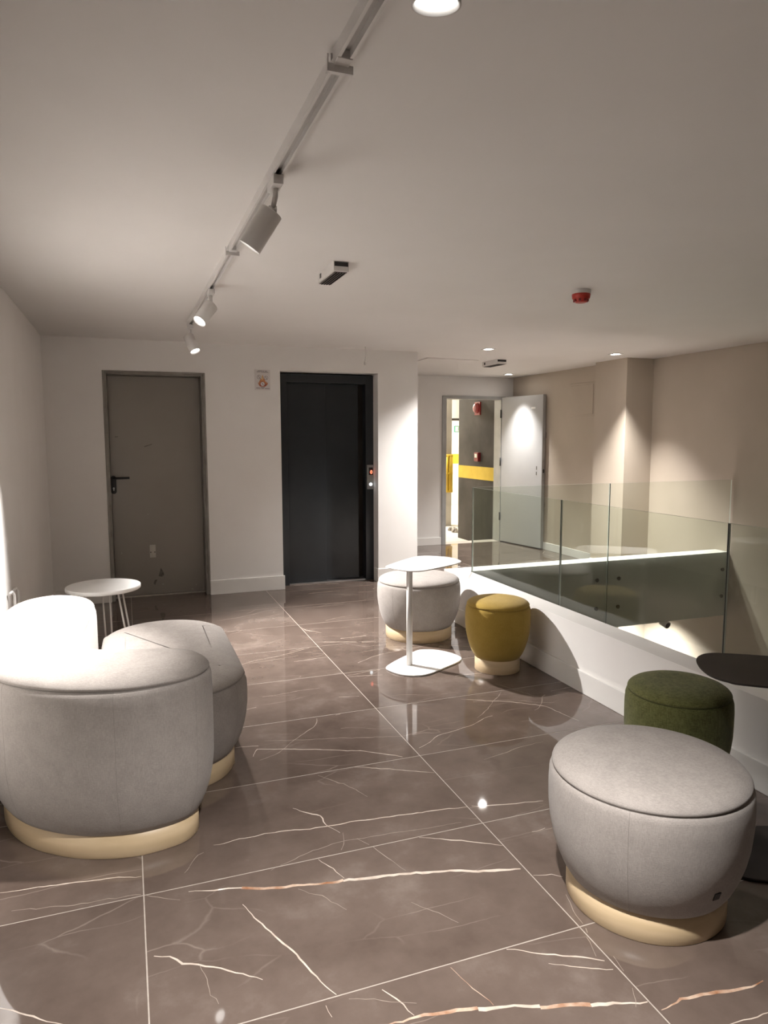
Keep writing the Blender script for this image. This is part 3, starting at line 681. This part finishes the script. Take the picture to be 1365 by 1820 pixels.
for x, y, zt, dz in ((XL, 4.18, .615, .13), (XL, 4.33, .605, .13)):
    b = MB(); b.tube([(x-.005, y, zt-dz), (x+.022, y, zt-dz+.012), (x+.03, y, zt-dz+.03), (x+.03, y, zt-.02), (x+.022, y-.012, zt), (x+.012, y-.04, zt-.008)], .0075, 8)
    tag(b.build('wall_conduit', 'white_metal'), 'short white bent conduit, one of two, on left wall behind the sofa', 'conduit', 'conduits on the left wall')

# ------------------------------------------------------------------ upholstery
def profile_body(hs):
    return [(.078, .082), (.060, .086), (.046, .108), (.030, .145), (.016, .19), (.006, .24), (.001, .29), (0, .335), (0, max(.34, hs-.06)), (.002, hs-.022), (.006, hs-.009), (.012, hs-.002), (.024, hs)]
def profile_top(hs):
    return [(.026, hs-.004), (.013, hs), (.0085, hs+.005), (.0105, hs+.011), (.016, hs+.0175), (.026, hs+.0245), (.042, hs+.031), (.064, hs+.0365), (.09, hs+.040), (.118, hs+.042)]
def cushioned(parent, outline, hs, fab, seam, body='body', seams=()):
    pl = loft(outline, [(.064, 0.0), (.062, .003), (.062, .092)]).build('plinth', 'plinth_wood', parent)
    bd = loft(outline, profile_body(hs), True, True).build(body, fab, parent)
    tp = loft(outline, profile_top(hs), True, True).build('cushion' if body == 'body' else body+'_cushion', fab, parent)
    rg = inset(outline, .0125); pts = [(p.x, p.y, hs) for p in rg]
    n = len(rg); mb = MB(); rs = []
    for i in range(n):
        t = (rg[(i+1) % n]-rg[i-1]).normalized(); nr = V((-t.y, t.x, 0))
        c = V((rg[i].x, rg[i].y, hs)); rs.append([c + nr*.002*math.cos(a) + V((0, 0, .002*math.sin(a))) for a in (0, 1.57, 3.14, 4.71)])
    mb.rings(rs+[rs[0]], False, False); mb.build('piping', seam, bd)
    for i in seams:
        i = int(i) % n; path = []
        t = (outline[(i+1) % n]-outline[i-1]).normalized(); nr = V((-t.y, t.x))
        for d_, z in profile_body(hs)[1:-1]:
            q_ = outline[i] + nr*(d_+.0004); path.append((q_.x, q_.y, z))
        MB().tube(path, .0009, 6).build('seam', seam, bd)
    return bd
def pouf(label, cx, cy, r, fab, seam, hs=.41, seams=(0, 24, 48)):
    t = empty('pouf', (cx, cy, 0)); tag(t, label, 'pouf', 'upholstered poufs')
    return t, cushioned(t, circle(cx, cy, r), hs, fab, seam, 'body', seams)
def dirn(px, py, cx, cy, r, z):      # index of the outline vertex under a pixel
    p = onz(px, py, z); a = math.atan2(p.y-cy, p.x-cx); return round(a/(2*math.pi)*72)
bt, bb = pouf('large light grey pouf with a black tag, beside the dark side table', 1.485, 1.672, .300, 'fabric_grey', 'seam_grey', .413, (dirn(1121, 1440, 1.485, 1.672, .3, .40), dirn(1121, 1440, 1.485, 1.672, .3, .40)+24, dirn(1121, 1440, 1.485, 1.672, .3, .40)+48))
pouf('large light grey pouf behind the white side table', 1.969, 4.631, .302, 'fabric_grey', 'seam_grey', .405, (66, 18, 42))
pouf('small mustard yellow pouf beside the low white wall', 2.130, 3.757, .201, 'fabric_mustard', 'seam_mustard', .408, (58, 10, 34))
pouf('small dark green pouf behind the large grey pouf', 2.016, 2.118, .201, 'fabric_green', 'seam_green', .436, (54, 6, 30))
# black tag on the nearest pouf
a = -1.54; c = V((1.485+.2765*math.cos(a), 1.672+.2765*math.sin(a), .165)); n_ = V((math.cos(a), math.sin(a), -.33)).normalized(); tt = V((-math.sin(a), math.cos(a), 0)); bt2 = n_.cross(tt)
M_ = Matrix((tt, bt2, n_)).transposed().to_4x4(); M_.translation = c
b = MB(); b.box(-.011, .011, -.012, .012, -.006, .002, 0, M_); b.build('tag', 'black_plastic', bb)

sofa = empty('sofa', (0, 3.2, 0)); tag(sofa, 'light grey curved sofa with low seat and wraparound back on pale plinths', 'sofa')
BACK = [(.268,2.58),(.240,2.475),(.155,2.402),(0,2.372),(-.15,2.400),(-.285,2.468),(-.42,2.59),(-.515,2.76),(-.560,2.98),(-.572,3.35),(-.562,3.68),(-.50,3.84),(-.37,3.905),(-.235,3.845),(-.165,3.70),(-.168,3.45),(-.185,3.15),(-.185,3.0),(-.160,2.90),(-.09,2.825),(.03,2.785),(.13,2.762),(.225,2.70)]
ob = spline(BACK, 160)
def near(o, x, y): return min(range(len(o)), key=lambda i: (o[i]-V((x, y))).length)
cushioned(sofa, ob, .61, 'fabric_grey', 'seam_grey', 'backrest', (near(ob, -.06, 2.38), near(ob, .2, 2.44), near(ob, -.42, 2.59), near(ob, -.57, 3.3), near(ob, .02, 2.78)))
SX, SR, SY0, SY1 = .157, .309, 2.765, 4.0
seat = [V((SX+SR*math.cos(t), SY1-SR+SR*math.sin(t))) for t in [math.pi*i/12 for i in range(13)]] + [V((SX+SR*math.cos(t), SY0+SR+SR*math.sin(t))) for t in [math.pi+math.pi*i/12 for i in range(13)]]
os_ = spline(seat, 140)
cushioned(sofa, os_, .408, 'fabric_grey', 'seam_grey', 'seat', (near(os_, .40, 2.88), near(os_, .466, 3.6), near(os_, .16, 4.0)))

# ------------------------------------------------------------------ tables
def trace(pts, sx, ox, oy, z): return [onz(ox+x/sx, oy+y/sx, z) for x, y in pts]
def side_table(label, top, basep, pole, zt, mt, r=.019):
    t = empty('side_table', (pole[0], pole[1], 0)); tag(t, label, 'side table', 'side tables')
    o = spline(top, 100); loft(o, [(.006, zt-.008), (.001, zt-.006), (0, zt-.002), (.0015, zt)]).build('table_top', mt, t)
    o2 = spline(basep, 100); loft(o2, [(.002, 0), (0, .002), (0, .008), (.002, .010)]).build('base_plate', mt, t)
    MB().cyl((pole[0], pole[1], .009), (0, 0, 1), [(0, r), (zt-.017, r)], 24).build('pole', mt, t)
    return t
wtop = trace([(183,185),(230,167),(300,143),(380,120),(440,112),(520,112),(640,122),(700,137),(723,150),(700,164),(600,188),(470,214),(400,220),(330,217),(260,206),(200,193)], 4.015, 640, 960, .63)
wbase = trace([(185,903),(240,865),(330,820),(400,787),(450,779),(540,781),(640,800),(712,828),(722,848),(690,872),(600,910),(500,950),(430,963),(350,964),(270,950),(205,925)], 4.015, 640, 960, .010)
side_table('white side table with a slim pole, between the grey and mustard poufs', wtop, wbase, (1.632, 3.985), .63, 'white_metal')
dtop = trace([(708,210),(725,185),(780,162),(870,155),(970,158),(1100,165)], 5.151, 1100, 1130, .63)
dbot = trace([(1120,440),(1000,415),(900,388),(810,345),(745,290),(712,240)], 5.151, 1100, 1130, .63)
dl = dtop + [V((2.20, 1.875, 0)), V((2.285, 1.79, 0)), V((2.30, 1.68, 0)), V((2.24, 1.585, 0)), V((2.12, 1.54, 0)), V((2.0, 1.58, 0))] + dbot
dbase = [(1.835,1.612),(1.90,1.566),(1.99,1.51),(2.07,1.49),(2.16,1.52),(2.27,1.60),(2.325,1.68),(2.30,1.745),(2.22,1.79),(2.10,1.835),(2.02,1.83),(1.92,1.76),(1.83,1.67)]
side_table('dark brown side table over the low wall, beside the green pouf', dl, dbase, (2.22, 1.67), .63, 'dark_metal')

tz = .52; c = (onz(115, 1047, tz)+onz(251, 1040, tz))/2; rr = (onz(115, 1047, tz)-onz(251, 1040, tz)).length/2*.985
rt = empty('round_table', (c.x, c.y, 0)); tag(rt, 'small round white table with thin double-rod legs behind the sofa', 'side table')
loft(circle(c.x, c.y, rr), [(.003, tz-.012), (0, tz-.009), (0, tz+.009), (.003, tz+.012)]).build('table_top', 'white_paint', rt)
MB().cyl((c.x, c.y, tz-.02), (0, 0, 1), [(0, .11), (.009, .11)], 24).build('mount_plate', 'white_metal', rt)
for a in (-.6, -.6+2.094, -.6+4.189):
    u = V((math.cos(a), math.sin(a), 0)); s_ = V((-u.y, u.x, 0)); lg = MB()
    for k_ in (-.022, .022):
        lg.tube([V((c.x, c.y, tz-.014)) + u*.115 + s_*k_, V((c.x, c.y, .004)) + u*.20 + s_*k_*.8], .0055, 8)
    lg.build('leg', 'white_metal', rt)
    MB().cyl(V((c.x, c.y, 0))+u*.20, (0, 0, 1), [(0, .017), (.005, .017)], 14).build('foot', 'white_metal', rt)
